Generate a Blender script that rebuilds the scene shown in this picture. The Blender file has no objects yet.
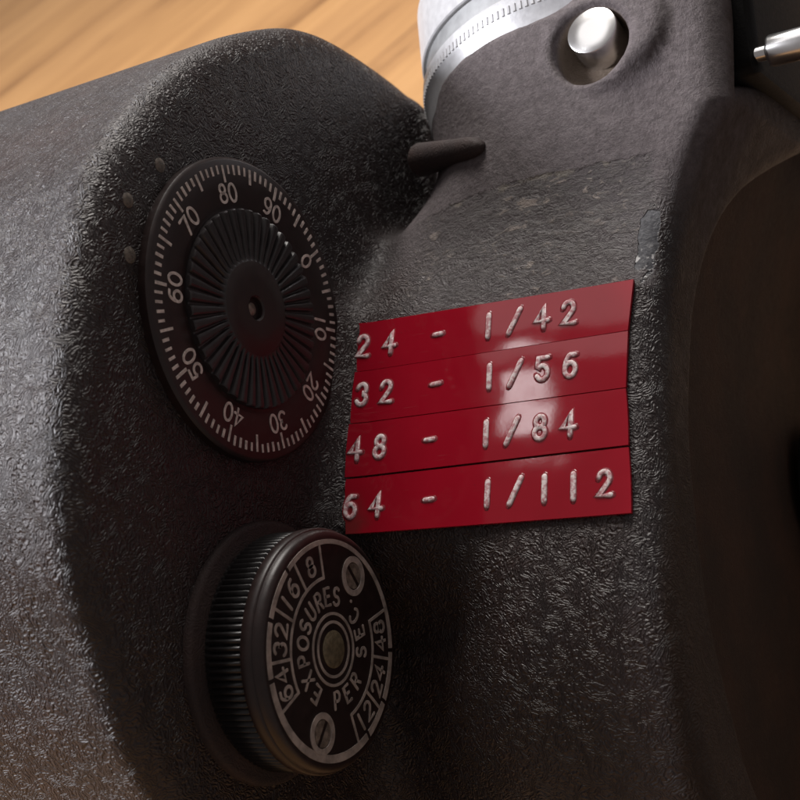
import bpy, math, random
import numpy as np
from mathutils import Matrix, Vector

scene = bpy.context.scene
col = scene.collection
PI = math.pi
R_ = math.radians
random.seed(4)

# ------------------------------------------------------------------ frame of the movie camera
# unit = radius of the footage dial scale (about 22 mm).  Local axes of the movie camera:
# X = w (right along the front face), Y = u (up the front face), Z = n (out of the front face)
S2 = math.sqrt(.5)
M_BODY = Matrix(((S2, S2, 0, 0), (0, 0, -1, 0), (-S2, S2, 0, 0), (0, 0, 0, 1)))
# ------------------------------------------------------------------ camera
cam_d = bpy.data.cameras.new('camera')
cam = bpy.data.objects.new('camera', cam_d); col.objects.link(cam)
cr = Vector((0.51352446, -0.10199429, 0.85199167))      # image right in local axes
cu = Vector((0.0, 0.99291053, 0.11886408))              # image up
cb = Vector((-0.85807495, -0.06103962, 0.50988385))     # towards the viewer
loc = Vector((-7.0263676, -1.2622211, 5.2682448))
cm = Matrix((( cr.x, cu.x, cb.x, loc.x), (cr.y, cu.y, cb.y, loc.y), (cr.z, cu.z, cb.z, loc.z), (0, 0, 0, 1)))
cam.matrix_world = M_BODY @ cm
cam_d.sensor_width = 36; cam_d.lens = 36 * 1279.284 / 800
cam_d.clip_start = .05; cam_d.clip_end = 500
cam_d.dof.use_dof = True; cam_d.dof.focus_distance = 8.75; cam_d.dof.aperture_fstop = .88
cam_d.dof.aperture_blades = 0
scene.camera = cam
scene.unit_settings.scale_length = .022
# ------------------------------------------------------------------ light: room, two windows
scene.view_settings.view_transform = 'Standard'
scene.view_settings.look = 'None'
scene.view_settings.exposure = 0
scene.view_settings.gamma = 1
world = bpy.data.worlds.new('World'); scene.world = world; world.use_nodes = True
bg = world.node_tree.nodes['Background']
bg.inputs[0].default_value = (1.0, .90, .88, 1); bg.inputs[1].default_value = .18

def cam_dir(x, y, z):           # direction in image axes (right, down, away) -> world
    return (M_BODY.to_3x3() @ (cr * x - cu * y - cb * z)).normalized()

P0 = M_BODY @ Vector((.9, -.6, 1.2))    # middle of the labels
def area(name, d, dist, sx, sy, power, colr, roll=0):
    l = bpy.data.lights.new(name, 'AREA'); l.shape = 'RECTANGLE'; l.size = sx; l.size_y = sy
    l.energy = power; l.color = colr
    o = bpy.data.objects.new(name, l); col.objects.link(o)
    dv = cam_dir(*d)
    o.matrix_world = Matrix.Translation(P0 + dv * dist) @ dv.to_track_quat('Z', 'Y').to_matrix().to_4x4() @ Matrix.Rotation(roll, 4, 'Z')
    return o
area('window_light', (-.22, -.97, .08), 45, 16, 16, 25000, (1, .95, .90))
area('side_window_light', (-.97, -.20, -.08), 42, 9, 13, 30000, (.95, .95, 1))
def area_at(name, pos, xax, zax, sx, sy, power, colr):      # placed in the movie camera's own axes
    l = bpy.data.lights.new(name, 'AREA'); l.shape = 'RECTANGLE'; l.size = sx; l.size_y = sy
    l.energy = power; l.color = colr
    o = bpy.data.objects.new(name, l); col.objects.link(o)
    x = Vector(xax).normalized(); z = Vector(zax).normalized(); y = z.cross(x)
    o.matrix_world = M_BODY @ Matrix(((x.x, y.x, z.x, pos[0]), (x.y, y.y, z.y, pos[1]), (x.z, y.z, z.z, pos[2]), (0, 0, 0, 1)))
area_at('far_window_light', (-26.88, 36.93, -11.51), (-.356, .0838, .9307), (-.5907, .7516, -.2936), 17, 18, 1050, (1, .97, .96))
area_at('lamp_light', (-29.25, 25.24, -17.07), (-.4025, .1766, .8982), (-.685, .5928, -.4235), 1.6, 2.9, 140, (1, .96, .97))

# ------------------------------------------------------------------ helpers
def tag(o, label=None, cat=None, group=None, kind=None):
    if label: o['label'] = label
    if cat: o['category'] = cat
    if group: o['group'] = group
    if kind: o['kind'] = kind
    return o

def make(name, V, F, mat, parent=None, smooth=True, angle=None):
    me = bpy.data.meshes.new(name)
    me.from_pydata([tuple(map(float, p)) for p in V], [], [tuple(int(i) for i in f) for f in F])
    me.update()
    if smooth:
        me.polygons.foreach_set('use_smooth', [True] * len(me.polygons))
        if angle is not None:
            me.set_sharp_from_angle(angle=R_(angle))
    o = bpy.data.objects.new(name, me); col.objects.link(o)
    if mat: me.materials.append(mat)
    if parent: o.parent = parent
    return o

def lathe(prof, seg=96, mod=None, close0=True, close1=True):
    """profile of (r, z) about Z; mod(r, z, k, th) may change r"""
    V, F = [], []
    n = len(prof)
    for k in range(seg):
        th = 2 * PI * k / seg
        for i, (r, z) in enumerate(prof):
            rr, zz = (mod(r, z, i, th) if mod else (r, z))
            V.append((rr * math.sin(th), rr * math.cos(th), zz))
    for k in range(seg):
        k2 = (k + 1) % seg
        for i in range(n - 1):
            F.append((k * n + i, k * n + i + 1, k2 * n + i + 1, k2 * n + i))
    if close0: F.append([k * n for k in range(seg)])
    if close1: F.append([k * n + n - 1 for k in range(seg)][::-1])
    return V, F

class MB:
    def __init__(s): s.V = []; s.F = []
    def add(s, V, F):
        b = len(s.V); s.V += list(V); s.F += [tuple(i + b for i in f) for f in F]

def ribbon(mb, pts, width, mapf, prof, cap=True, closed=False):
    """sweep a cross-section prof [(lateral -1..1, height)] along 2-D pts, mapf(x, y, h) -> 3-D"""
    P = [np.array(p, float) for p in pts]
    if not closed:
        d0 = P[0] - P[1]; d0 /= np.linalg.norm(d0); d1 = P[-1] - P[-2]; d1 /= np.linalg.norm(d1)
        if cap:
            w2 = width / 2
            P = [P[0] + d0 * w2, P[0] + d0 * w2 * .6] + P + [P[-1] + d1 * w2 * .6, P[-1] + d1 * w2]
            sc = [.45, .85] + [1] * (len(P) - 4) + [.85, .45]
        else: sc = [1] * len(P)
    else: sc = [1] * len(P)
    n = len(P); m = len(prof); V = []
    for i in range(n):
        a = P[i - 1] if (i > 0 or closed) else P[i]
        b = P[(i + 1) % n] if (i < n - 1 or closed) else P[i]
        t = b - a; L = np.linalg.norm(t); t = t / L if L > 1e-9 else np.array((1., 0))
        N = np.array((-t[1], t[0]))
        k = 1.
        if 0 < i < n - 1 or closed:
            t1 = P[i] - P[i - 1]; l1 = np.linalg.norm(t1)
            if l1 > 1e-9: k = min(1.5, 1 / max(.5, abs(np.dot(t1 / l1, t))))
        for (q, h) in prof:
            p = P[i] + N * q * width / 2 * sc[i] * k
            V.append(mapf(p[0], p[1], h * (sc[i] if h > 0 else 1)))
    F = []
    for i in range(n if closed else n - 1):
        j = (i + 1) % n
        for c in range(m - 1):
            F.append((i * m + c, i * m + c + 1, j * m + c + 1, j * m + c))
    if not closed:
        F.append(tuple(range(m))[::-1]); F.append(tuple((n - 1) * m + c for c in range(m)))
    mb.add(V, F)

FLAT = [(-1, -.006), (-1, .004), (1, .004), (1, -.006)]

def arc(cx, cy, rx, ry, a0, a1, n=14):
    return [(cx + rx * math.cos(R_(a0 + (a1 - a0) * i / n)), cy + ry * math.sin(R_(a0 + (a1 - a0) * i / n))) for i in range(n + 1)]

# single-stroke letters: box x -.3...3, y -.5...5
def glyph(c):
    if c == '0' or c == 'O': return [(arc(0, 0, .28 if c == '0' else .33, .45, 90, 450, 28), True)]
    if c == '1': return [([(0, .45), (0, -.45)], False)]
    if c == '2': return [(arc(0, .2, .26, .25, 165, -38, 12) + [(-.28, -.45), (.29, -.45)], False)]
    if c == '3': return [(arc(0, .22, .24, .23, 155, -80, 12) + arc(0, -.21, .27, .24, 80, -155, 12), False)]
    if c == '4': return [([(.12, -.45), (.12, .45), (-.3, -.17), (.31, -.17)], False)]
    if c == '5': return [([(.25, .45), (-.2, .45), (-.24, .04)] + arc(0, -.16, .28, .29, 138, -150, 14), False)]
    if c == '6': return [(arc(0, -.17, .26, .28, 150, 510, 20), True), ([(.2, .42)] + arc(.08, -.1, .34, .55, 105, 172, 8), False)]
    if c == '7': return [([(-.26, .45), (.27, .45), (-.06, -.45)], False)]
    if c == '8': return [(arc(0, .23, .22, .22, -90, 270, 20), True), (arc(0, -.21, .27, .24, 90, 450, 20), True)]
    if c == '9': return [(arc(0, .17, .26, .28, -30, 330, 20), True), ([(-.2, -.42)] + arc(-.08, .1, .34, .55, 285, 352, 8), False)]
    if c == '/': return [([(-.27, -.47), (.27, .47)], False)]
    if c == '-': return [([(-.2, .0), (.2, .02)], False)]
    if c == '.': return [([(-.02, -.42), (.02, -.42)], False)]
    if c == 'E': return [([(.25, .45), (-.22, .45), (-.22, -.45), (.26, -.45)], False), ([(-.22, .02), (.18, .02)], False)]
    if c == 'X': return [([(-.28, .45), (.28, -.45)], False), ([(.28, .45), (-.28, -.45)], False)]
    if c == 'P': return [([(-.22, -.45), (-.22, .45), (.04, .45)] + arc(.04, .2, .22, .25, 85, -85, 10) + [(-.22, -.05)], False)]
    if c == 'R': return [([(-.22, -.45), (-.22, .45), (.04, .45)] + arc(.04, .22, .22, .23, 85, -85, 10) + [(-.22, -.01)], False), ([(.04, -.01), (.27, -.45)], False)]
    if c == 'S': return [(arc(0, .22, .24, .23, 40, 262, 12) + arc(0, -.22, .26, .23, 82, -145, 12), False)]
    if c == 'U': return [([(-.25, .45), (-.25, -.15)] + arc(0, -.18, .25, .27, 185, 355, 12) + [(.25, .45)], False)]
    if c == 'C': return [(arc(0, 0, .31, .45, 48, 312, 20), False)]
    return []

def write(mb, c, x, y, ang, h, stroke, mapf, prof, sx=1.):
    """glyph c centred at (x, y), its up direction turned clockwise by ang (radians) from +y"""
    ca, sa = math.cos(ang), math.sin(ang)
    for pts, cl in glyph(c):
        q = [(x + (px * sx * h) * ca + (py * h) * sa, y - (px * sx * h) * sa + (py * h) * ca) for px, py in pts]
        if cl: q = q[:-1]
        ribbon(mb, q, stroke, mapf, prof, closed=cl)

# ------------------------------------------------------------------ materials
def new_mat(name):
    m = bpy.data.materials.new(name); m.use_nodes = True
    nt = m.node_tree; b = nt.nodes['Principled BSDF']
    return m, nt, b
class NT:
    def __init__(s, nt): s.nt = nt
    def n(s, t, **kw):
        x = s.nt.nodes.new(t)
        for k, v in kw.items(): setattr(x, k, v)
        return x
    def link(s, a, b): s.nt.links.new(a, b)
    def put(s, sock, v):
        if hasattr(v, 'is_linked'): s.link(v, sock)
        else: sock.default_value = v
    def math(s, op, a, b=None, c=None, clamp=False):
        x = s.n('ShaderNodeMath', operation=op, use_clamp=clamp)
        s.put(x.inputs[0], a)
        if b is not None: s.put(x.inputs[1], b)
        if c is not None: s.put(x.inputs[2], c)
        return x.outputs[0]
    def vmath(s, op, a, b=None):
        x = s.n('ShaderNodeVectorMath', operation=op)
        s.put(x.inputs[0], a)
        if b is not None:
            if op == 'SCALE': s.put(x.inputs['Scale'], b)
            else: s.put(x.inputs[1], b)
        return x.outputs['Value'] if op in ('DOT_PRODUCT', 'LENGTH', 'DISTANCE') else x.outputs[0]
    def noise(s, vec, scale, detail=2, rough=.5, dist=0., col=False):
        x = s.n('ShaderNodeTexNoise'); s.link(vec, x.inputs['Vector'])
        x.inputs['Scale'].default_value = scale; x.inputs['Detail'].default_value = detail
        x.inputs['Roughness'].default_value = rough; x.inputs['Distortion'].default_value = dist
        return x.outputs['Color' if col else 'Fac']
    def step(s, v, a, b, t0=0., t1=1.):
        x = s.n('ShaderNodeMapRange', interpolation_type='SMOOTHSTEP')
        s.put(x.inputs[0], v); x.inputs[1].default_value = a; x.inputs[2].default_value = b
        x.inputs[3].default_value = t0; x.inputs[4].default_value = t1
        return x.outputs[0]
    def mix(s, f, a, b):
        x = s.n('ShaderNodeMix', data_type='RGBA'); s.put(x.inputs[0], f); s.put(x.inputs[6], a); s.put(x.inputs[7], b)
        return x.outputs[2]
    def bump(s, h, strength, dist, normal=None):
        x = s.n('ShaderNodeBump'); s.put(x.inputs['Strength'], strength); x.inputs['Distance'].default_value = dist
        s.link(h, x.inputs['Height'])
        if normal is not None: s.link(normal, x.inputs['Normal'])
        return x.outputs[0]
    def obj(s): return s.n('ShaderNodeTexCoord').outputs['Object']

MB_N = (-.9460515, .3240164, 0.)          # label plane normal in local axes
T_UP = (.3240164, .9460515, 0.)           # up along the label plane
O_L = Vector((1.1790777, -.0710494, .12))

def wrinkle(N, P):
    # meandering ridges: warped stripes in two directions, chosen patch by patch
    w1 = N.vmath('SCALE', N.vmath('SUBTRACT', N.noise(P, 6.5, 1.5, col=True), (.5, .5, .5)), .34)
    Q = N.vmath('ADD', P, w1)
    w2 = N.vmath('SCALE', N.vmath('SUBTRACT', N.noise(Q, 19., 1., col=True), (.5, .5, .5)), .085)
    Q = N.vmath('ADD', Q, w2)
    s1 = N.math('SINE', N.vmath('DOT_PRODUCT', Q, (112., 140., 88.)))
    s2 = N.math('SINE', N.vmath('DOT_PRODUCT', Q, (95., -100., 150.)))
    sel = N.step(N.noise(P, 6., 1), .44, .56)
    mx = N.n('ShaderNodeMix', data_type='FLOAT'); N.put(mx.inputs[0], sel); N.put(mx.inputs[2], s1); N.put(mx.inputs[3], s2)
    maze = mx.outputs[0]
    ridge = N.step(maze, -.9, .9)
    amp = N.step(N.noise(P, 2.6, 4, .6), .34, .60, .5, 1.)
    fine = N.noise(P, 80., 2)
    return N.math('ADD', N.math('MULTIPLY', N.math('MULTIPLY', ridge, amp), .95), N.math('MULTIPLY', fine, .5)), maze

def paint_material(name, base=(.0230, .0158, .0160, 1), worn=True, rough=.48, strength=.85):
    m, nt, b = new_mat(name); N = NT(nt)
    P = N.obj()
    h, maze = wrinkle(N, P)
    big = N.noise(P, 1.3, 4, .6)
    c = N.mix(N.step(big, .35, .7), base, (base[0] * 1.45, base[1] * 1.25, base[2] * 1.15, 1))
    rgh = N.math('MULTIPLY_ADD', N.noise(P, 9., 3), .16, rough - .08)
    strn = strength
    if worn:
        sep = N.n('ShaderNodeSeparateXYZ'); N.link(P, sep.inputs[0]); a = sep.outputs[2]
        s = N.vmath('DOT_PRODUCT', N.vmath('SUBTRACT', P, tuple(O_L)), T_UP)
        d = N.vmath('DOT_PRODUCT', N.vmath('SUBTRACT', P, tuple(O_L)), MB_N)
        near = N.step(d, -.9, -.5)                                     # only the label side of the casting
        jit = N.math('MULTIPLY_ADD', N.noise(P, 9., 6, .7), .12, -.06)
        sj = N.math('ADD', s, jit); aj = N.math('ADD', a, jit)
        band = N.math('MULTIPLY', N.math('MULTIPLY', N.step(sj, .87, .892, 1, 0), N.step(sj, -.1, -.05)),
                      N.math('MULTIPLY', N.step(aj, .30, .75), N.step(aj, 2.44, 2.5, 1, 0)))
        band = N.math('MULTIPLY', band, near)
        # dusty upper casting
        dust = N.math('MULTIPLY', N.math('MULTIPLY', N.step(s, .2, 1.0), near), N.step(a, 0., .5))
        c = N.mix(N.math('MULTIPLY', dust, .75), c, (.090, .071, .075, 1))
        mt = N.step(N.noise(P, 15., 5, .72), .36, .66)
        c = N.mix(N.math('MULTIPLY', dust, .85), c, N.mix(mt, (.064, .049, .052, 1), (.118, .096, .100, 1)))
        dn = N.step(N.noise(P, 70., 4, .7), .50, .75)
        c = N.mix(N.math('MULTIPLY', N.math('MULTIPLY', dust, dn), .6), c, (.17, .145, .15, 1))
        # flaking paint where older labels were pulled off
        st = N.n('ShaderNodeMapping'); N.link(P, st.inputs[0]); st.inputs['Scale'].default_value = (1.5, 2.2, .9)
        fl = N.noise(st.outputs[0], 8.5, 6, .68, .6)
        f1 = N.step(fl, .48, .54); f2 = N.step(fl, .575, .61)
        c = N.mix(band, c, N.mix(N.math('MULTIPLY', f1, N.step(N.noise(P, 2.6, 3), .38, .6)), (.066, .053, .055, 1), (.098, .083, .083, 1)))
        mo = N.step(N.noise(P, 1.7, 2), .42, .6)
        c = N.mix(N.math('MULTIPLY', N.math('MULTIPLY', band, f2), mo), c, (.235, .195, .172, 1))
        edge = N.math('MULTIPLY', N.math('MULTIPLY', N.step(sj, .835, .865), N.step(sj, .88, .892, 1, 0)), N.math('MULTIPLY', N.step(N.noise(P, 6., 3), .5, .6), near))
        edge = N.math('MULTIPLY', edge, N.math('MULTIPLY', N.step(a, .7, .9), N.step(a, 2.2, 2.4, 1, 0)))
        c = N.mix(N.math('MULTIPLY', edge, .6), c, (.24, .21, .17, 1))
        hb = N.math('MULTIPLY_ADD', N.math('ADD', f1, f2), 1.3, N.math('MULTIPLY', N.noise(P, 34., 4, .7), 1.2))
        hm = N.n('ShaderNodeMix', data_type='FLOAT'); N.put(hm.inputs[0], N.math('MULTIPLY', band, .85)); N.put(hm.inputs[2], h); N.put(hm.inputs[3], hb)
        h = hm.outputs[0]
        # the chip: bare smooth metal at the end of the labels
        ch_s = N.math('DIVIDE', N.math('SUBTRACT', s, .25), .29); ch_a = N.math('DIVIDE', N.math('SUBTRACT', N.math('SUBTRACT', a, N.math('MULTIPLY', s, .14)), 2.372), .082)
        ch = N.math('ADD', N.math('MULTIPLY', ch_s, ch_s), N.math('MULTIPLY', ch_a, ch_a))
        ch = N.math('ADD', ch, N.math('MULTIPLY_ADD', N.noise(P, 11., 3), 2.0, -1.0))
        chip = N.math('MULTIPLY', N.step(ch, .72, .85, 1, 0), near)
        c = N.mix(chip, c, N.mix(N.step(N.noise(P, 24., 4, .7), .4, .65), (.050, .050, .056, 1), (.10, .10, .108, 1)))
        sp = N.math('MULTIPLY', chip, N.math('MULTIPLY', N.step(N.noise(P, 17., 3), .55, .62), N.step(s, .25, .14)))
        c = N.mix(sp, c, (.5, .49, .48, 1))
        hm2 = N.n('ShaderNodeMix', data_type='FLOAT'); N.put(hm2.inputs[0], chip); N.put(hm2.inputs[2], h); N.put(hm2.inputs[3], N.math('MULTIPLY_ADD', N.noise(P, 20., 4, .7), .5, -.9))
        h = hm2.outputs[0]
        # brown handling wear on the front rim, grime round the button
        uu = N.math('MAXIMUM', N.math('MINIMUM', N.math('ADD', sep.outputs[1], .6), 1.72), 0.)
        af = N.math('SUBTRACT', a, N.math('MULTIPLY', N.math('MULTIPLY', uu, uu), .16))
        rim = N.math('MULTIPLY', N.step(N.math('ADD', af, N.math('MULTIPLY', jit, .6)), 2.44, 2.53), N.step(d, -3.5, -.02, .55, 1))
        c = N.mix(N.math('MULTIPLY', rim, .75), c, (.050, .031, .021, 1))
        bc = N.vmath('DISTANCE', P, (1.80, 1.68, 2.05))
        c = N.mix(N.math('MULTIPLY', N.step(bc, .30, .36, 1, 0), .85), c, (.15, .108, .074, 1))
        gm = N.n('ShaderNodeMix', data_type='FLOAT'); N.put(gm.inputs[0], N.math('MULTIPLY', dust, N.math('SUBTRACT', 1., band))); N.put(gm.inputs[2], h); N.put(gm.inputs[3], N.math('MULTIPLY', N.noise(P, 24., 5, .78), 5.2))
        h = gm.outputs[0]
        strn = N.math('MULTIPLY_ADD', N.math('MULTIPLY', dust, N.math('SUBTRACT', 1., band)), -strength * .45, strength)
        rgh = N.math('ADD', rgh, N.math('MULTIPLY', dust, .26))
        rgh = N.math('ADD', rgh, N.math('MULTIPLY', rim, .2))
    nt.links.new(c, b.inputs['Base Color']); nt.links.new(rgh, b.inputs['Roughness'])
    if worn: nt.links.new(N.math('MULTIPLY_ADD', rim, -.32, .52), b.inputs['Specular IOR Level'])
    else: b.inputs['Specular IOR Level'].default_value = .12
    nt.links.new(N.bump(h, strn, .016), b.inputs['Normal'])
    return m

def simple(name, colr, rough, metal=0., noise=.0, bump=0., scale=20., spec=.5, coat=0.):
    m, nt, b = new_mat(name); N = NT(nt); P = N.obj()
    f = N.noise(P, scale, 4, .6)
    c2 = tuple(max(0, x * (1 - noise)) for x in colr[:3]) + (1,)
    nt.links.new(N.mix(N.step(f, .3, .7), c2, tuple(colr[:3]) + (1,)), b.inputs['Base Color'])
    nt.links.new(N.math('MULTIPLY_ADD', f, .2, rough - .1), b.inputs['Roughness'])
    b.inputs['Metallic'].default_value = metal; b.inputs['Specular IOR Level'].default_value = spec
    b.inputs['Coat Weight'].default_value = coat; b.inputs['Coat Roughness'].default_value = .12
    if bump: nt.links.new(N.bump(N.noise(P, scale * 2.5, 3), bump, .01), b.inputs['Normal'])
    return m

M_paint = paint_material('wrinkle_paint')
M_recess = paint_material('recess_paint', (.046, .031, .024, 1), worn=False, rough=.7, strength=.5)
M_stub = paint_material('stub_paint', (.038, .030, .030, 1), worn=False, rough=.6, strength=.25)
M_bake = simple('black_bakelite', (.023, .0115, .0105), .42, noise=.35, bump=.05, scale=14)
M_hub = simple('hub_black', (.030, .025, .026), .36, noise=.3, scale=18)
M_knob = simple('knob_black_metal', (.016, .0145, .015), .34, noise=.3, bump=.05, scale=24)
M_white = simple('engraved_white', (.78, .68, .62), .6, noise=.45, scale=22, bump=.2)
M_ring = simple('engraved_grey', (.44, .365, .325), .55, noise=.5, scale=9, bump=.2)
M_brass = simple('dull_brass', (.23, .185, .115), .5, metal=.35, noise=.45, scale=30, bump=.3)
M_screw = simple('screw_metal', (.34, .27, .22), .42, metal=.3, noise=.6, scale=24, bump=.3)
M_silver = simple('satin_aluminium', (.56, .56, .575), .36, metal=.25, noise=.12, scale=16, bump=.06)
M_groove = simple('grey_groove', (.33, .335, .34), .45, metal=.4, noise=.15, scale=10)
M_pin = simple('button_metal', (.86, .86, .86), .24, metal=1., noise=.02, scale=3)
M_black = simple('black_housing', (.006, .0055, .0055), .55, noise=.4, bump=.25, scale=20, spec=.15)

def tape_material():
    m, nt, b = new_mat('red_tape'); N = NT(nt); P = N.obj()
    f = N.noise(P, 2.2, 4, .6)
    c = N.mix(f, (.275, .0045, .014, 1), (.35, .007, .021, 1))
    sep = N.n('ShaderNodeSeparateXYZ'); N.link(P, sep.inputs[0])
    g = N.math('MULTIPLY', N.step(N.math('ADD', sep.outputs[2], N.math('MULTIPLY', N.noise(P, 7., 3), .25)), .30, .52, 1, 0), N.step(sep.outputs[1], -1.25, -1.55))
    c = N.mix(N.math('MULTIPLY', g, .6), c, (.10, .03, .025, 1))
    sc = N.n('ShaderNodeMapping'); N.link(P, sc.inputs[0]); sc.inputs['Rotation'].default_value = (.2, .9, .4); sc.inputs['Scale'].default_value = (30, 30, 1.2)
    c = N.mix(N.math('MULTIPLY', N.step(N.noise(sc.outputs[0], 2., 3, .7), .66, .74), .35), c, (.36, .07, .08, 1))      # scuffs
    c = N.mix(N.math('MULTIPLY', N.step(N.noise(P, 55., 3, .7), .66, .74), .5), c, (.06, .02, .018, 1))               # specks of grime          # worn dirty corner
    nt.links.new(c, b.inputs['Base Color'])
    nt.links.new(N.math('MULTIPLY_ADD', N.noise(P, 40., 3), .06, .03), b.inputs['Roughness'])
    b.inputs['Specular IOR Level'].default_value = .5
    w = N.math('ADD', N.math('MULTIPLY', N.noise(P, 2.4, 1), 1.), N.math('MULTIPLY', N.noise(P, 45., 2), .02))
    nt.links.new(N.bump(w, .045, .06), b.inputs['Normal'])
    return m
M_tape = tape_material()

def letter_material():
    m, nt, b = new_mat('stress_white'); N = NT(nt); P = N.obj()
    f = N.noise(P, 34., 3, .6)
    c = N.mix(N.step(f, .38, .62), (.50, .24, .26, 1), (.80, .70, .70, 1))
    nt.links.new(c, b.inputs['Base Color']); b.inputs['Roughness'].default_value = .7; b.inputs['Specular IOR Level'].default_value = .2
    return m
M_letter = letter_material()
def halo_material():
    m, nt, b = new_mat('stretched_red'); N = NT(nt); P = N.obj()
    c = N.mix(N.step(N.noise(P, 26., 3), .35, .65), (.18, .008, .016, 1), (.27, .045, .055, 1))
    nt.links.new(c, b.inputs['Base Color']); b.inputs['Roughness'].default_value = .22
    return m
M_halo = halo_material()

def wood_material():
    m, nt, b = new_mat('varnished_wood'); N = NT(nt); P = N.obj()
    mp = N.n('ShaderNodeMapping'); N.link(P, mp.inputs[0]); mp.inputs['Rotation'].default_value = (0, 0, R_(WOOD_ROT)); 
    mp2 = N.n('ShaderNodeMapping'); N.link(mp.outputs[0], mp2.inputs[0]); mp2.inputs['Scale'].default_value = (.055, .62, 1)
    g = N.noise(mp2.outputs[0], 1.0, 5, .58, .55)
    g2 = N.noise(mp2.outputs[0], 5.0, 5, .65, .5)
    big = N.noise(mp2.outputs[0], .35, 2)
    v = N.math('ADD', N.math('MULTIPLY', g, .6), N.math('MULTIPLY', g2, .4))
    r = N.n('ShaderNodeValToRGB'); N.link(v, r.inputs[0])
    e = r.color_ramp.elements
    e[0].position = .36; e[0].color = (.105, .042, .013, 1)
    e[1].position = .70; e[1].color = (.47, .262, .11, 1)
    k = e.new(.45); k.color = (.31, .16, .062, 1)
    k = e.new(.56); k.color = (.39, .21, .082, 1)
    c = N.mix(N.math('MULTIPLY', N.step(big, .4, .7), .35), r.outputs[0], (.48, .27, .115, 1))
    nt.links.new(c, b.inputs['Base Color']); b.inputs['Roughness'].default_value = .4
    nt.links.new(N.bump(g2, .1, .03), b.inputs['Normal'])
    return m
WOOD_ROT = 30.
M_wood = wood_material()

# ------------------------------------------------------------------ casting as a signed distance field
def catmull(pts, n=10):
    P = np.array(pts, float); out = []
    for i in range(len(P)):
        p0, p1, p2, p3 = P[i - 1], P[i], P[(i + 1) % len(P)], P[(i + 2) % len(P)]
        for k in range(n):
            t = k / n
            out.append(.5 * (2 * p1 + (p2 - p0) * t + (2 * p0 - 5 * p1 + 4 * p2 - p3) * t * t + (3 * p1 - p0 - 3 * p2 + p3) * t ** 3))
    return np.array(out)
DRUM = catmull([(-1.36, -2.80), (-1.62, -2.08), (-1.79, -1.45), (-1.74, -.62), (-1.40, .58), (-1.03, 1.12), (-.24, 1.79), (.66, 2.20), (1.36, 2.35), (2.2, 2.27), (2.88, 2.10),
                (3.52, 1.76), (4.3, .8), (4.7, -.5), (4.75, -1.8), (4.3, -3.2), (3.3, -4.3), (1.9, -4.9), (.5, -4.7), (-.6, -3.85)])
INNER = catmull([(5.3, 1.42), (4.2, 1.18), (3.06, .80), (2.5, .53), (2.14, .20), (1.88, -.25), (1.72, -.62), (1.48, -1.15), (1.36, -1.72), (1.28, -2.37), (1.34, -3.04), (1.47, -3.56), (2.0, -4.2), (3.2, -4.5), (5.3, -4.4), (6.2, -3), (6.2, 0)])

def poly_sdf(poly, x, y):
    x, y = np.broadcast_arrays(x, y); sh = x.shape; x = x.ravel(); y = y.ravel()
    out = np.empty(x.size)
    A = poly; B = np.roll(poly, -1, 0)
    for c0 in range(0, x.size, 20000):
        px = x[c0:c0 + 20000, None]; py = y[c0:c0 + 20000, None]
        ex, ey = B[:, 0] - A[:, 0], B[:, 1] - A[:, 1]
        wx, wy = px - A[:, 0], py - A[:, 1]
        t = np.clip((wx * ex + wy * ey) / (ex * ex + ey * ey), 0, 1)
        d = np.sqrt(((wx - ex * t) ** 2 + (wy - ey * t) ** 2).min(1))
        cr_ = ((A[:, 1] > py) != (B[:, 1] > py)) & (px < ex * (py - A[:, 1]) / np.where(ey == 0, 1e-12, ey) + A[:, 0])
        out[c0:c0 + 20000] = np.where(cr_.sum(1) % 2 == 1, -d, d)
    return out.reshape(sh)

ARCH = np.array([(7., 2.35), (4.7, 1.86), (3.23, 1.53), (2.04, 1.225), (1.5, 1.05), (1.26, .94), (.5, .42), (-3., -.6), (-3., -6.), (7., -6.)])

def smin(a, b, k):
    h = np.maximum(k - np.abs(a - b), 0) / k
    return np.minimum(a, b) - h * h * k * .25
def smax(a, b, k): return -smin(-a, -b, k)
def sstep(x, a, b):
    t = np.clip((x - a) / (b - a), 0, 1); return t * t * (3 - 2 * t)

BOSS_R, BOSS_A, BOSS_G, BOSS_T = 1.525, 1.662, -.10, .12
RING_H0, RING_H1, RING_H2 = 2.266, 2.607, 2.787
vN = np.array(MB_N); vT = np.array(T_UP); vA = np.array((0, 0, 1.)); vO = np.array(O_L)
bt = -BOSS_T
A_ax = vT * math.cos(BOSS_G) + vA * math.sin(BOSS_G)
B_ax = vA * math.cos(BOSS_G) - vT * math.sin(BOSS_G)
A2 = A_ax * math.cos(BOSS_T) + vN * math.sin(BOSS_T)
M2 = vN * math.cos(BOSS_T) - A_ax * math.sin(BOSS_T)
RING_C = vO + vA * BOSS_A - vN * BOSS_R

def afront(u): return 2.50 + np.where(u > -.6, .16 * np.minimum(u + .6, 1.72) ** 2, .02 * (u + .6) ** 2)

def capsule(w, u, a, p, q, r):
    p = np.array(p); q = np.array(q); d = q - p
    t = np.clip(((w - p[0]) * d[0] + (u - p[1]) * d[1] + (a - p[2]) * d[2]) / (d @ d), 0, 1)
    return np.sqrt((w - p[0] - d[0] * t) ** 2 + (u - p[1] - d[1] * t) ** 2 + (a - p[2] - d[2] * t) ** 2) - r
def cyl(w, u, a, c, ax, r, h0, h1, rnd):
    c = np.array(c); x, y, z = w - c[0], u - c[1], a - c[2]
    t = x * ax[0] + y * ax[1] + z * ax[2]
    q = np.sqrt(np.maximum(x * x + y * y + z * z - t * t, 0)) - r
    return smax(q, np.abs(t - (h0 + h1) / 2) - (h1 - h0) / 2, rnd)

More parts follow.
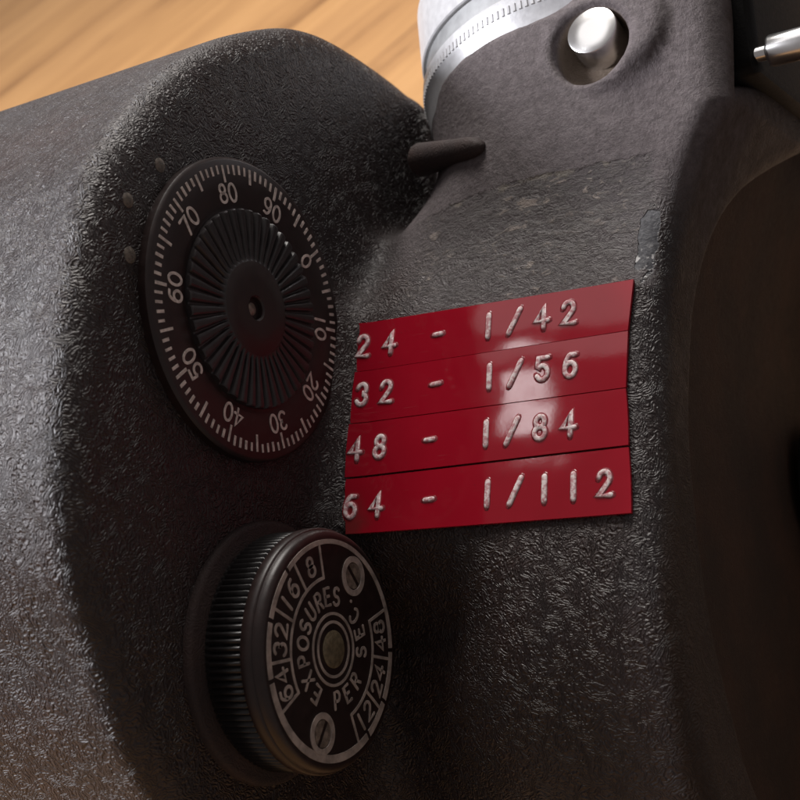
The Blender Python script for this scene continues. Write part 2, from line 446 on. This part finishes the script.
BUT = (1.85, 1.71, 2.065)        # foot of the button
LUG0, LUG1 = (1.90, 1.27, .40), (1.46, 1.13, 1.17)

def body_sdf(w, u, a):
    d2 = poly_sdf(DRUM, w, u)
    r = .20
    qx = d2 + r; qz = a + .08 + r
    drum = np.minimum(np.maximum(qx, qz), 0) + np.sqrt(np.maximum(qx, 0) ** 2 + np.maximum(qz, 0) ** 2) - r
    drum = np.maximum(drum, -5.0 - a)
    s = (w - vO[0]) * vT[0] + (u - vO[1]) * vT[1]
    pn = (w - vO[0]) * vN[0] + (u - vO[1]) * vN[1]
    x = a - (BOSS_A + math.tan(BOSS_G) * s)
    x = np.where(x < 0, -x * (1 + .16 * sstep(s, .8, 1.5)), x * .45)
    xc = np.minimum(x, .93 * BOSS_R)
    D = BOSS_R - np.sqrt(BOSS_R ** 2 - xc ** 2) + (x - xc) * 2.2
    t = sstep(s, -.05, 1.65)
    sp = np.maximum(s, 0)
    f1 = (pn + D * t - .12 * sp * sstep(s, 0, 1.2) + .20 * np.maximum(-s - 1.8, 0) ** 2 + .62 * sstep(-s, 1.55, 2.3) * sstep(-a, -1.7, -.1)) * .85
    top = (w - RING_C[0]) * A2[0] + (u - RING_C[1]) * A2[1] + (a - RING_C[2]) * A2[2] - RING_H0 - .06
    blk = smax(f1, (a - afront(u)), .24)
    blk = smax(blk, top, .04)
    blk = np.maximum(np.maximum(blk, w - 6.4), np.maximum(-4.6 - u, -.5 - a))
    d = smin(drum, blk, .40 + .30 * sstep(s, .25, 1.0))
    d = np.maximum(d, (w - u) * .70710678 - 5.75)          # flat foot the camera lies on
    # raised ear round the button and the button's recess
    d = smin(d, cyl(w, u, a, (BUT[0] - .0, BUT[1] + .02, BUT[2] + .07), vN, .46, -.8, .275, .13), .07)
    d = smax(d, -cyl(w, u, a, (BUT[0] - .035, BUT[1] - .095, BUT[2] - .02), vN, .285, .05, 1.5, .10), .08)
    # front recess for the turret plate
    rec = smax(poly_sdf(INNER, w, u), afront(u) - .30 - a, .03)
    d = smax(d, -rec, .15)
    # hollow above the rounded arch of the front rim, behind the finder housing
    cav = np.maximum(np.maximum(-(poly_sdf(ARCH, w, u) - .06), pn + .30), afront(u) - .8 - a)
    d = smax(d, -cav, .16)
    return d

def body_mesh():
    st = .05
    gw = np.arange(-2.1, 6.6, st); gu = np.arange(-5.2, 3.0, st); ga = np.arange(-5.2, 3.35, st)
    F = np.empty((len(gw), len(gu), len(ga)), np.float32)
    for i0 in range(0, len(gw), 24):
        F[i0:i0 + 24] = body_sdf(gw[i0:i0 + 24, None, None], gu[None, :, None], ga[None, None, :])
    neg = F < 0
    c = np.zeros(tuple(k - 1 for k in F.shape), np.int8)
    for i in (0, 1):
        for j in (0, 1):
            for k in (0, 1): c += neg[i:F.shape[0] - 1 + i, j:F.shape[1] - 1 + j, k:F.shape[2] - 1 + k]
    act = (c > 0) & (c < 8)
    idx = -np.ones(act.shape, np.int64); cells = np.argwhere(act); idx[act] = np.arange(len(cells))
    acc = np.zeros((len(cells), 3)); cnt = np.zeros(len(cells))
    cor = [(i, j, k) for i in (0, 1) for j in (0, 1) for k in (0, 1)]
    for A in cor:
        for ax in range(3):
            if A[ax]: continue
            B = list(A); B[ax] = 1
            fa = F[cells[:, 0] + A[0], cells[:, 1] + A[1], cells[:, 2] + A[2]]; fb = F[cells[:, 0] + B[0], cells[:, 1] + B[1], cells[:, 2] + B[2]]
            mk = (fa < 0) != (fb < 0); t = np.where(mk, fa / np.where(mk, fa - fb, 1), 0)
            p = np.tile(np.array(A, float), (len(cells), 1)); p[:, ax] = t
            acc[mk] += p[mk]; cnt[mk] += 1
    V = cells + acc / cnt[:, None]
    V = V * st + np.array((gw[0], gu[0], ga[0]))
    quads = []
    for ax in range(3):
        o1, o2 = [(1, 2), (2, 0), (0, 1)][ax]
        sl0 = [slice(1, -1)] * 3; sl1 = [slice(1, -1)] * 3
        sl0[ax] = slice(0, -1); sl1[ax] = slice(1, None)
        n0, n1 = neg[tuple(sl0)], neg[tuple(sl1)]
        e = np.argwhere(n0 != n1); fl = n0[tuple(e.T)]
        base = e.copy()
        for q in (o1, o2): base[:, q] += 1
        def cell(d1, d2):
            k = base.copy(); k[:, o1] += d1; k[:, o2] += d2; return idx[tuple(k.T)]
        Q = np.stack([cell(-1, -1), cell(0, -1), cell(0, 0), cell(-1, 0)], 1)
        Q[~fl] = Q[~fl][:, ::-1]
        quads.append(Q)
    Q = np.concatenate(quads)
    def grad(V):
        e = .006; g = np.empty_like(V)
        for k in range(3):
            d = np.zeros(3); d[k] = e
            g[:, k] = (body_sdf(*(V + d).T) - body_sdf(*(V - d).T)) / (2 * e)
        return g
    for _ in range(2):
        g = grad(V); f = body_sdf(*V.T); gl = (g * g).sum(1)
        stp = np.clip(f / np.maximum(gl, .2), -.03, .03)
        V = V - g * stp[:, None]
    g = grad(V); Nn = g / np.maximum(np.linalg.norm(g, axis=1), 1e-6)[:, None]
    me = bpy.data.meshes.new('body_casting')
    me.vertices.add(len(V)); me.vertices.foreach_set('co', V.astype(np.float32).ravel())
    me.loops.add(len(Q) * 4); me.loops.foreach_set('vertex_index', Q.astype(np.int32).ravel())
    me.polygons.add(len(Q)); me.polygons.foreach_set('loop_start', np.arange(0, len(Q) * 4, 4, dtype=np.int32))
    me.update(calc_edges=True); me.validate()
    me.polygons.foreach_set('use_smooth', [True] * len(me.polygons))
    me.normals_split_custom_set_from_vertices([tuple(x) for x in Nn])
    return me

# ------------------------------------------------------------------ the movie camera
root = bpy.data.objects.new('movie_camera', None); col.objects.link(root)
root.matrix_world = M_BODY
tag(root, 'old dark wrinkle-painted movie camera with two dials and red embossed labels on the table', 'movie camera')

me = body_mesh(); me.materials.append(M_paint)
body = bpy.data.objects.new('body_casting', me); col.objects.link(body); body.parent = root

# turret plate at the bottom of the front recess
tp = [(p[0], p[1]) for p in INNER[::2]]
cx, cy = 3.6, -1.6
V = []; F = []
nn = len(tp)
for k in range(9):
    f = 1 - k / 8.
    for (x, y) in tp:
        xx, yy = cx + (x - cx) * f * 1.012, cy + (y - cy) * f * 1.012
        V.append((xx, yy, float(afront(np.array(yy))) - .235))
for k in range(8):
    for i in range(nn):
        j = (i + 1) % nn; F.append((k * nn + i, k * nn + j, (k + 1) * nn + j, (k + 1) * nn + i))
make('turret_plate', V, F, M_recess, root)

def at(o, w, u, a, axis=None):
    if axis is None: o.location = (w, u, a)
    else:
        z = Vector(axis).normalized(); o.matrix_local = Matrix.Translation((w, u, a)) @ z.to_track_quat('Z', 'Y').to_matrix().to_4x4()
    return o

# lens barrel just entering the frame on the turret
V, F = lathe([(.62, 0), (.62, .5), (.60, .54), (.60, .9), (.56, .92), (.40, .92), (.36, .7)], 96, close0=False)
lens = at(make('lens_barrel', V, F, M_black, root, angle=35), 5.25, -1.75, 2.38)
V, F = lathe([(.622, .50), (.640, .52), (.640, .60), (.622, .62)], 96, close0=False, close1=False)
make('lens_ring', V, F, M_silver, lens, angle=35)

# --- footage dial
dial = bpy.data.objects.new('footage_dial', None); col.objects.link(dial); dial.parent = root
V, F = lathe([(1.055, -.10), (1.055, -.02), (1.043, -.006), (1.028, 0), (.74, 0), (.72, -.012), (.70, -.012)], 192, close0=False)
make('dial_disc', V, F, M_bake, dial, angle=40)
PH = 1.0524
flatmap = lambda x, y, h: (x, y, h)
mb = MB()
for k in range(100):
    th = PH + k * 2 * PI / 100
    r0 = .878 if k % 5 == 0 else .930
    r0 += random.uniform(-.006, .006); r1 = .995 + random.uniform(-.006, .003)
    ribbon(mb, [(r0 * math.sin(th), r0 * math.cos(th)), (r1 * math.sin(th), r1 * math.cos(th))], .021 + random.uniform(-.003, .002), flatmap, FLAT, cap=False)
make('tick_marks', mb.V, mb.F, M_white, dial, smooth=False)
for k in range(10):
    mb = MB()
    th = PH + k * 2 * PI / 10
    tx, ty = math.cos(th), -math.sin(th)
    for q, ch in enumerate(str(k * 10)):
        off = 0 if k == 0 else (q - .5) * .108
        write(mb, ch, .802 * math.sin(th) + tx * off, .802 * math.cos(th) + ty * off, th, .135, .019, flatmap, FLAT, sx=1.0)
    make('numeral', mb.V, mb.F, M_white, dial, smooth=False)
# serrated hub
NT_ = 44; seg = NT_ * 8; rs = [.33, .338, .350, .37, .42, .50, .58, .65, .68, .690, .694, .696]
V = []; F = []
for k in range(seg):
    th = 2 * PI * k / seg
    ph = (k % 8) / 8.
    tri = [0, .75, 1., 1., 1., .95, .75, 0][k % 8]
    for i, r in enumerate(rs):
        if r <= .334: z = .030
        elif i >= len(rs) - 2: z = -.02
        else:
            q = min(1., (r - .334) / .03)
            z = .028 * (1 - q) + (-.004 + .012 * (r - .33) / .36) * q + .026 * q * tri - (.006 if r > .685 else 0)
        V.append((r * math.sin(th), r * math.cos(th), z))
n_ = len(rs)
for k in range(seg):
    k2 = (k + 1) % seg
    for i in range(n_ - 1): F.append((k * n_ + i, k2 * n_ + i, k2 * n_ + i + 1, k * n_ + i + 1)[::-1])
make('serrated_hub', V, F, M_hub, dial, angle=28)
V, F = lathe([(.332, .0), (.332, .028), (.322, .034), (.20, .037), (.09, .032), (.078, .02), (.074, -.03), (.03, -.034), (.012, -.03)], 96, close0=False)
cap_ = make('hub_cap', V, F, M_bake, dial, angle=40)
V, F = lathe([(.045, -.05), (.045, -.012), (.03, -.004)], 32)
make('centre_screw', V, F, M_screw, cap_, angle=40)

# --- speed dial
SPU, SPW = -2.324, -.081
knob = bpy.data.objects.new('speed_dial', None); col.objects.link(knob); knob.parent = root
knob.location = (SPW, SPU, 0)
V, F = lathe([(.875, -.12), (.875, -.05), (.86, -.03), (.835, -.022), (.80, -.02), (.74, .0)], 160, close0=False)
make('base_flange', V, F, M_stub, knob, angle=45)
NK = 108
def kn(r, z, i, th):
    if i in (1, 2, 3, 4): 
        w_ = (th * NK / (2 * PI)) % 1.
        r += .026 * (abs(w_ - .5) * 2) ** .8 * (1 if i in (2, 3) else .4)
    return r, z
V, F = lathe([(.752, -.03), (.752, .025), (.758, .04), (.758, .275), (.752, .29), (.752, .32)], NK * 8, mod=kn, close0=False, close1=False)
make('knurled_side', V, F, M_knob, knob, angle=50)
V, F = lathe([(.75, .29), (.785, .295), (.792, .303), (.797, .315), (.797, .372), (.790, .382), (.782, .385), (.780, .40), (.774, .425), (.757, .441), (.735, .445), (.70, .444), (.4, .444)], 192, close0=False)
rim_o = make('dial_face', V, F, M_bake, knob, angle=60)
zf = .445
fm = lambda x, y, h: (x, y, zf + h)
def parc(r, d0, d1, ox=0, oy=0):
    n = max(4, int(abs(d1 - d0) / 3))
    return [(r * math.sin(R_(d0 + (d1 - d0) * i / n)) + ox, r * math.cos(R_(d0 + (d1 - d0) * i / n)) + oy) for i in range(n + 1)]
mb = MB()
# outer ring, with the small index gaps
gaps = [-37, -66.3, -96.6, 99.9, 129.6, 153.8]; gs = sorted(gaps)
for i, g in enumerate(gs):
    g2 = gs[(i + 1) % len(gs)]; g2 = g2 + 360 if g2 <= g else g2
    n = max(4, int((g2 - g) / 3)); L = []
    pts = parc(.701, g + 1.1, g2 - 1.1)
    # the ring widens towards the foot
    A_ = []
    for j in range(len(pts) - 1):
        th = math.atan2(pts[j][0], pts[j][1]); wd = .030 + .014 * (.5 - .5 * math.cos(th - .5))
        A_.append(wd)
    Vv = []; Ff = []
    for j, p in enumerate(pts):
        th = math.atan2(p[0], p[1]); wd = .031 + .022 * (.5 - .5 * math.cos(th - .3))
        for rr, hh in ((.718, -.006), (.718, .004), (.718 - wd, .004), (.718 - wd, -.006)):
            Vv.append(fm(rr * math.sin(th), rr * math.cos(th), hh))
    for j in range(len(pts) - 1):
        for c in range(3): Ff.append((j * 4 + c, j * 4 + c + 1, j * 4 + 5 + c, j * 4 + 4 + c)[::-1])
    mb.add(Vv, Ff)
for dset in ((-4, -30, -59.5, -88, -115), (76, 105, 135, 164)):
    for q in dset:
        ribbon(mb, [(.462 * math.sin(R_(q)), .462 * math.cos(R_(q))), (.69 * math.sin(R_(q)), .69 * math.cos(R_(q)))], .020, fm, [(p, h - .0006) for p, h in FLAT], cap=False)
    ribbon(mb, parc(.470, dset[0], dset[-1]), .021, fm, [(p, h - .0003) for p, h in FLAT], cap=False)
for r in (.231, .176): ribbon(mb, parc(r, 0, 357), .019, fm, FLAT, closed=True)
make('scale_rings', mb.V, mb.F, M_ring, knob, smooth=False)
for txt, dg in (('8', -16.6), ('16', -46), ('32', -75), ('64', -102.5)):
    th = R_(dg); mb = MB()
    for q, ch in enumerate(txt):
        off = (q - (len(txt) - 1) / 2) * .115
        write(mb, ch, .578 * math.sin(th) + math.cos(th) * off, .578 * math.cos(th) - math.sin(th) * off, th, .135, .021, fm, FLAT)
    make('numeral', mb.V, mb.F, M_ring, knob, smooth=False)
for txt, dg in (('48', 90), ('24', 120.5), ('12', 149.5)):
    th = R_(dg); mb = MB()
    for q, ch in enumerate(txt):
        off = -(q - (len(txt) - 1) / 2) * .115
        write(mb, ch, .572 * math.sin(th) + math.cos(th) * off, .572 * math.cos(th) - math.sin(th) * off, th + PI, .135, .021, fm, FLAT)
    make('numeral', mb.V, mb.F, M_ring, knob, smooth=False)
mb = MB()
for ch, dg in zip('EXPOSURES', (-136, -115, -93, -74.5, -56.5, -38, -20, -2.5, 15.5)):
    th = R_(dg); write(mb, ch, .343 * math.sin(th), .343 * math.cos(th), th, .125, .020, fm, FLAT, sx=.95)
make('word', mb.V, mb.F, M_ring, knob, smooth=False)
mb = MB()
for ch, dg in zip('PERSEC.', (-177, 160.5, 138.5, 102.5, 80, 57, 43)):
    if ch == 'S':
        make('word', mb.V, mb.F, M_ring, knob, smooth=False); mb = MB()
    th = R_(dg); write(mb, ch, .328 * math.sin(th), .328 * math.cos(th), th + PI, .122, .020, fm, FLAT, sx=.95)
make('word', mb.V, mb.F, M_ring, knob, smooth=False)
V, F = lathe([(.122, zf - .02), (.122, zf + .004), (.114, zf + .009), (.05, zf + .010)], 64, close0=False)
make('brass_centre', V, F, M_brass, knob, angle=40)
for i, (r, dg, ro) in enumerate(((.541, 35.6, 35), (.545, -156.9, -40))):
    th = R_(dg); x, y = r * math.sin(th), r * math.cos(th)
    V, F = lathe([(.134, zf - .01), (.134, zf + .006), (.094, zf + .006), (.088, zf - .012)], 48, close0=False, close1=False)
    wv = make('screw_washer', V, F, M_ring, knob, angle=40); wv.location = (x, y, 0)
    # slotted head, sunk in the washer
    V = []; F = []; n = 28; sl = .016; rr = .086; z1, z0 = zf + .003, zf - .02
    prof = []
    for side in (1, -1):
        pts = []
        for j in range(n + 1):
            a_ = -PI / 2 + PI * j / n
            px, py = rr * math.cos(a_), rr * math.sin(a_)
            px = max(px, sl)
            pts.append((px * side, py))
        b0 = len(V); m_ = len(pts)
        for (px, py) in pts: V.append((px, py, z1 + .012 * (1 - (px * px + py * py) / rr ** 2)))
        for (px, py) in pts: V.append((px, py, z0))
        f = tuple(b0 + j for j in range(m_)); F.append(f if side == 1 else f[::-1])
        for j in range(m_):
            j2 = (j + 1) % m_
            q4 = (b0 + j, b0 + m_ + j, b0 + m_ + j2, b0 + j2); F.append(q4 if side == 1 else q4[::-1])
    b0 = len(V)
    for j in range(24): V.append((.088 * math.cos(2 * PI * j / 24), .088 * math.sin(2 * PI * j / 24), zf - .0105))
    F.append(tuple(b0 + j for j in range(24)))
    sc_ = make('screw', V, F, M_screw, knob, smooth=False); sc_.location = (x, y, 0); sc_.rotation_euler = (0, 0, R_(ro))

# --- the dark stub lying in the seam beside the drum
p0, p1 = Vector(LUG0), Vector(LUG1)
L_ = (p1 - p0).length
V, F = lathe([(.135, L_ * .0), (.105, L_ * .5), (.090, L_ * .80), (.076, L_ * .90), (.044, L_ * .975), (.012, L_ * 1.0)], 40)
at(make('stub', V, F, M_stub, root, angle=50), *p0, axis=(p1 - p0))

# --- three small rivets on the drum face
for (x, y, r) in ((-.738, .905, .055), (-1.07, .63, .055), (-1.097, .281, .06)):
    V, F = lathe([(r * .95, -.085), (r * .85, -.077), (r * .62, -.071), (r * .3, -.068)], 32, close0=False)
    o = make('rivet', V, F, simple('worn_rivet', (.19, .155, .125), .5, noise=.6, scale=40, bump=.3) if 'worn_rivet' not in bpy.data.materials else bpy.data.materials['worn_rivet'], root, angle=60)
    o.location = (x, y, 0)

# --- silver ring on the boss
def serr(r, z, i, th):
    if i in (2, 3):
        k = (th * 150 / (2 * PI)) % 1.
        r -= .016 * (1 if k < .35 else 0)
    return r, z
rr = BOSS_R - .012
V, F = lathe([(rr - .25, RING_H0 - .08), (rr - .03, RING_H0 - .06), (rr - .02, RING_H0 + .03), (rr + .0, RING_H0 + .17), (rr + .008, RING_H0 + .19), (rr + .008, RING_H1 - .02), (rr - .01, RING_H1), (rr - .05, RING_H1)], 480, mod=None, close0=False, close1=False)
ring = bpy.data.objects.new('finder_ring', None); col.objects.link(ring); ring.parent = root
zq = Matrix((tuple(B_ax) + (0,), tuple(M2) + (0,), tuple(A2) + (0,), (0, 0, 0, 1))).transposed()
zq.translation = Vector(RING_C); zq[3][0] = zq[3][1] = zq[3][2] = 0
ring.matrix_local = zq
mb = MB(); mb.add(V, F)
for k in range(190):
    th = 2 * PI * k / 190
    L = []
    for dth, r_ in ((-.0095, rr + .004), (-.006, rr + .0155), (.006, rr + .0155), (.0095, rr + .004)):
        for z in (RING_H0 + .185, RING_H1 - .09): L.append((r_ * math.sin(th + dth), r_ * math.cos(th + dth), z))
    mb.add(L, [(0, 1, 3, 2)[::-1], (2, 3, 5, 4)[::-1], (4, 5, 7, 6)[::-1], (1, 7, 5, 3), (0, 2, 4, 6)])
make('lower_band', mb.V, mb.F, M_silver, ring, angle=35)
V, F = lathe([(rr - .05, RING_H1 - .01), (rr - .035, RING_H1 + .005), (rr - .035, RING_H2 - .005), (rr - .05, RING_H2 + .01)], 192, close0=False, close1=False)
make('groove', V, F, M_groove, ring, angle=35)
V, F = lathe([(rr - .05, RING_H2), (rr - .01, RING_H2), (rr + .0, RING_H2 + .012), (rr + .0, RING_H2 + .5), (rr - .03, RING_H2 + .55), (rr - .5, RING_H2 + .56)], 192, close0=False)
make('upper_band', V, F, M_silver, ring, angle=35)

# --- release button
V, F = lathe([(.19, -.25), (.19, .275), (.186, .285), (.178, .289), (.08, .290)], 64)
at(make('release_button', V, F, M_pin, root, angle=35), *BUT, axis=vN)

# --- black housing and the silver pin at the top right
def rbox(x0, x1, y0, y1, z0, z1, r=.12, n=5):
    pts = []
    for cx_, cy_, a0 in ((x1 - r, y1 - r, 0), (x0 + r, y1 - r, 90), (x0 + r, y0 + r, 180), (x1 - r, y0 + r, 270)):
        for i in range(n + 1): a_ = R_(a0 + 90 * i / n); pts.append((cx_ + r * math.cos(a_), cy_ + r * math.sin(a_)))
    m_ = len(pts); V = []; F = []
    cxx, cyy = (x0 + x1) / 2, (y0 + y1) / 2
    for z, k in ((z0, 1.), (z1 - .05, 1.), (z1 - .015, .985), (z1, .95)):
        for p in pts: V.append((cxx + (p[0] - cxx) * k, cyy + (p[1] - cyy) * k, z))
    for q in range(3):
        for i in range(m_): j = (i + 1) % m_; F.append((q * m_ + i, q * m_ + j, (q + 1) * m_ + j, (q + 1) * m_ + i))
    F.append(tuple(3 * m_ + i for i in range(m_))); F.append(tuple(range(m_))[::-1])
    return V, F
V, F = rbox(2.0, 6.2, 1.34, 3.4, 2.3, 3.10)
hs = make('finder_housing', V, F, M_black, root, angle=40)
V, F = lathe([(.055, -.1), (.055, .07), (.07, .08), (.104, .09), (.114, .11), (.114, .36), (.126, .37), (.142, .38), (.142, .9)], 48)
at(make('locking_pin', V, F, M_pin, root, angle=35), 2.08, 1.47, 3.08)

# --- the four embossed label tapes
LEFT = [(0.107, 0.002), (0.091, -0.396), (0.105, -0.808), (0.12, -1.226), (0.163, -1.643)]
RIGHT = [(2.323, -0.030), (2.286, -0.400), (2.276, -0.804), (2.299, -1.205), (2.324, -1.651)]
ROWS = [([('2', .172), ('4', .403), ('-', .84), ('1', 1.233), ('/', 1.439), ('4', 1.648), ('2', 1.852)], -.196),
        ([('3', .200), ('2', .410), ('-', .85), ('1', 1.262), ('/', 1.464), ('5', 1.669), ('6', 1.877)], -.588),
        ([('4', .187), ('8', .395), ('-', .83), ('1', 1.26), ('/', 1.459), ('8', 1.669), ('4', 1.874)], -1.008),
        ([('6', .186), ('4', .399), ('-', .853), ('1', 1.291), ('/', 1.501), ('1', 1.714), ('1', 1.922), ('2', 2.138)], -1.440)]
NAMES = ['24 - 1/42', '32 - 1/56', '48 - 1/84', '64 - 1/112']
def lift(a, s, k):      # height of the tape above the label plane, gently bowed across its width
    s0 = (LEFT[k][1] + LEFT[k + 1][1]) / 2
    q = min(1, abs(s - s0) / .205)
    x = 0.
    if a < .28: x += .55 * (.28 - a) ** 2          # climbs the fillet
    b = .0016 * (1 - q * q)
    if k == 3 and a > 1.9: x += .035 * (a - 1.9) ** 2 * max(0., (-1.40 - s) / .25)      # corner lifting
    if k == 0 and a > 2.0: x += .06 * (a - 2.0) ** 2
    return .022 + b + x + [.000, .003, .006, .002][k]
def lmap(k):
    def f(a, s, h):
        p = vO + vT * s + vA * (a - .12) + vN * (lift(a, s, k) + h)
        return tuple(p)
    return f
for k in range(4):
    f = lmap(k); na, ns = 60, 14
    V = []; F = []
    gap = [.0025, .0025, .004, .007][k], [.0025, .004, .007, .0][k]
    for lay in (0, 1):
        for i in range(na + 1):
            x = i / na
            for j in range(ns + 1):
                y = j / ns
                t0 = LEFT[k][1] + (RIGHT[k][1] - LEFT[k][1]) * x - gap[0]; t1 = LEFT[k + 1][1] + (RIGHT[k + 1][1] - LEFT[k + 1][1]) * x + gap[1]
                al = LEFT[k][0] + (LEFT[k + 1][0] - LEFT[k][0]) * y; ar = RIGHT[k][0] + (RIGHT[k + 1][0] - RIGHT[k][0]) * y - [.0, .0, -.006, -.004][k] * math.sin(PI * y)
                V.append(f(al + (ar - al) * x, t0 + (t1 - t0) * y, 0 if lay == 0 else -.026))
    w_ = ns + 1; off = (na + 1) * w_
    for i in range(na):
        for j in range(ns):
            q = i * w_ + j
            F.append((q, q + 1, q + w_ + 1, q + w_)[::-1]); F.append((off + q, off + q + w_, off + q + w_ + 1, off + q + 1)[::-1])
    for i in range(na):
        a_, b_ = i * w_, (i + 1) * w_; F.append((a_, b_, b_ + off, a_ + off)[::-1])
        a_, b_ = i * w_ + ns, (i + 1) * w_ + ns; F.append((a_, a_ + off, b_ + off, b_)[::-1])
    for j in range(ns):
        F.append((j, j + off, j + 1 + off, j + 1)[::-1]); q = na * w_ + j; F.append((q, q + 1, q + 1 + off, q + off)[::-1])
    tape = make('label_tape', V, F, M_tape, root, angle=35)
    tag(tape, 'red embossed tape reading ' + NAMES[k])
    chars, s0 = ROWS[k]
    for ch, a in chars:
        mb = MB(); mh = MB(); hh = .178; x = a - .02 if ch in '-' else a
        jig = random.uniform(-.004, .004); an = random.uniform(-.02, .02)
        ss = s0 + jig
        write(mb, ch, x, ss, an, hh, .044 if ch in '1/' else .037, f, [(-1, -.004), (-.85, .006), (-.5, .009), (.5, .009), (.85, .006), (1, -.004)], sx=.82)
        write(mh, ch, x, ss, an, hh, .074, f, [(-1, -.004), (-.6, .002), (0, .004), (.6, .002), (1, -.004)], sx=.82)
        nh = len(mh.F); mh.add(mb.V, mb.F)
        co = make('embossed_character', mh.V, mh.F, M_halo, tape, angle=80)
        co.data.materials.append(M_letter)
        for p in co.data.polygons:
            if p.index >= nh: p.material_index = 1

# ------------------------------------------------------------------ the table
zs = [ (M_BODY @ v.co).z for v in me.vertices ]
zt = min(zs) - .002
V, F = [], []
bm_x = (-70., 70.); bm_y = (-4.6, 100.)
for z, e in ((0, .12), (-.04, .035), (-.12, 0), (-1.8, 0)):
    V += [(bm_x[0] + e, bm_y[0] + e, z), (bm_x[1] - e, bm_y[0] + e, z), (bm_x[1] - e, bm_y[1] - e, z), (bm_x[0] + e, bm_y[1] - e, z)]
F = [(0, 1, 2, 3), (15, 14, 13, 12)]
for q in range(3):
    for i in range(4):
        j = (i + 1) % 4; F.append((q * 4 + j, q * 4 + i, q * 4 + 4 + i, q * 4 + 4 + j))
tb = make('tabletop', V, F, M_wood, smooth=False)
tb.location = (0, 0, zt)
tag(tb, 'warm brown varnished wooden tabletop under the camera', 'table', kind='structure')
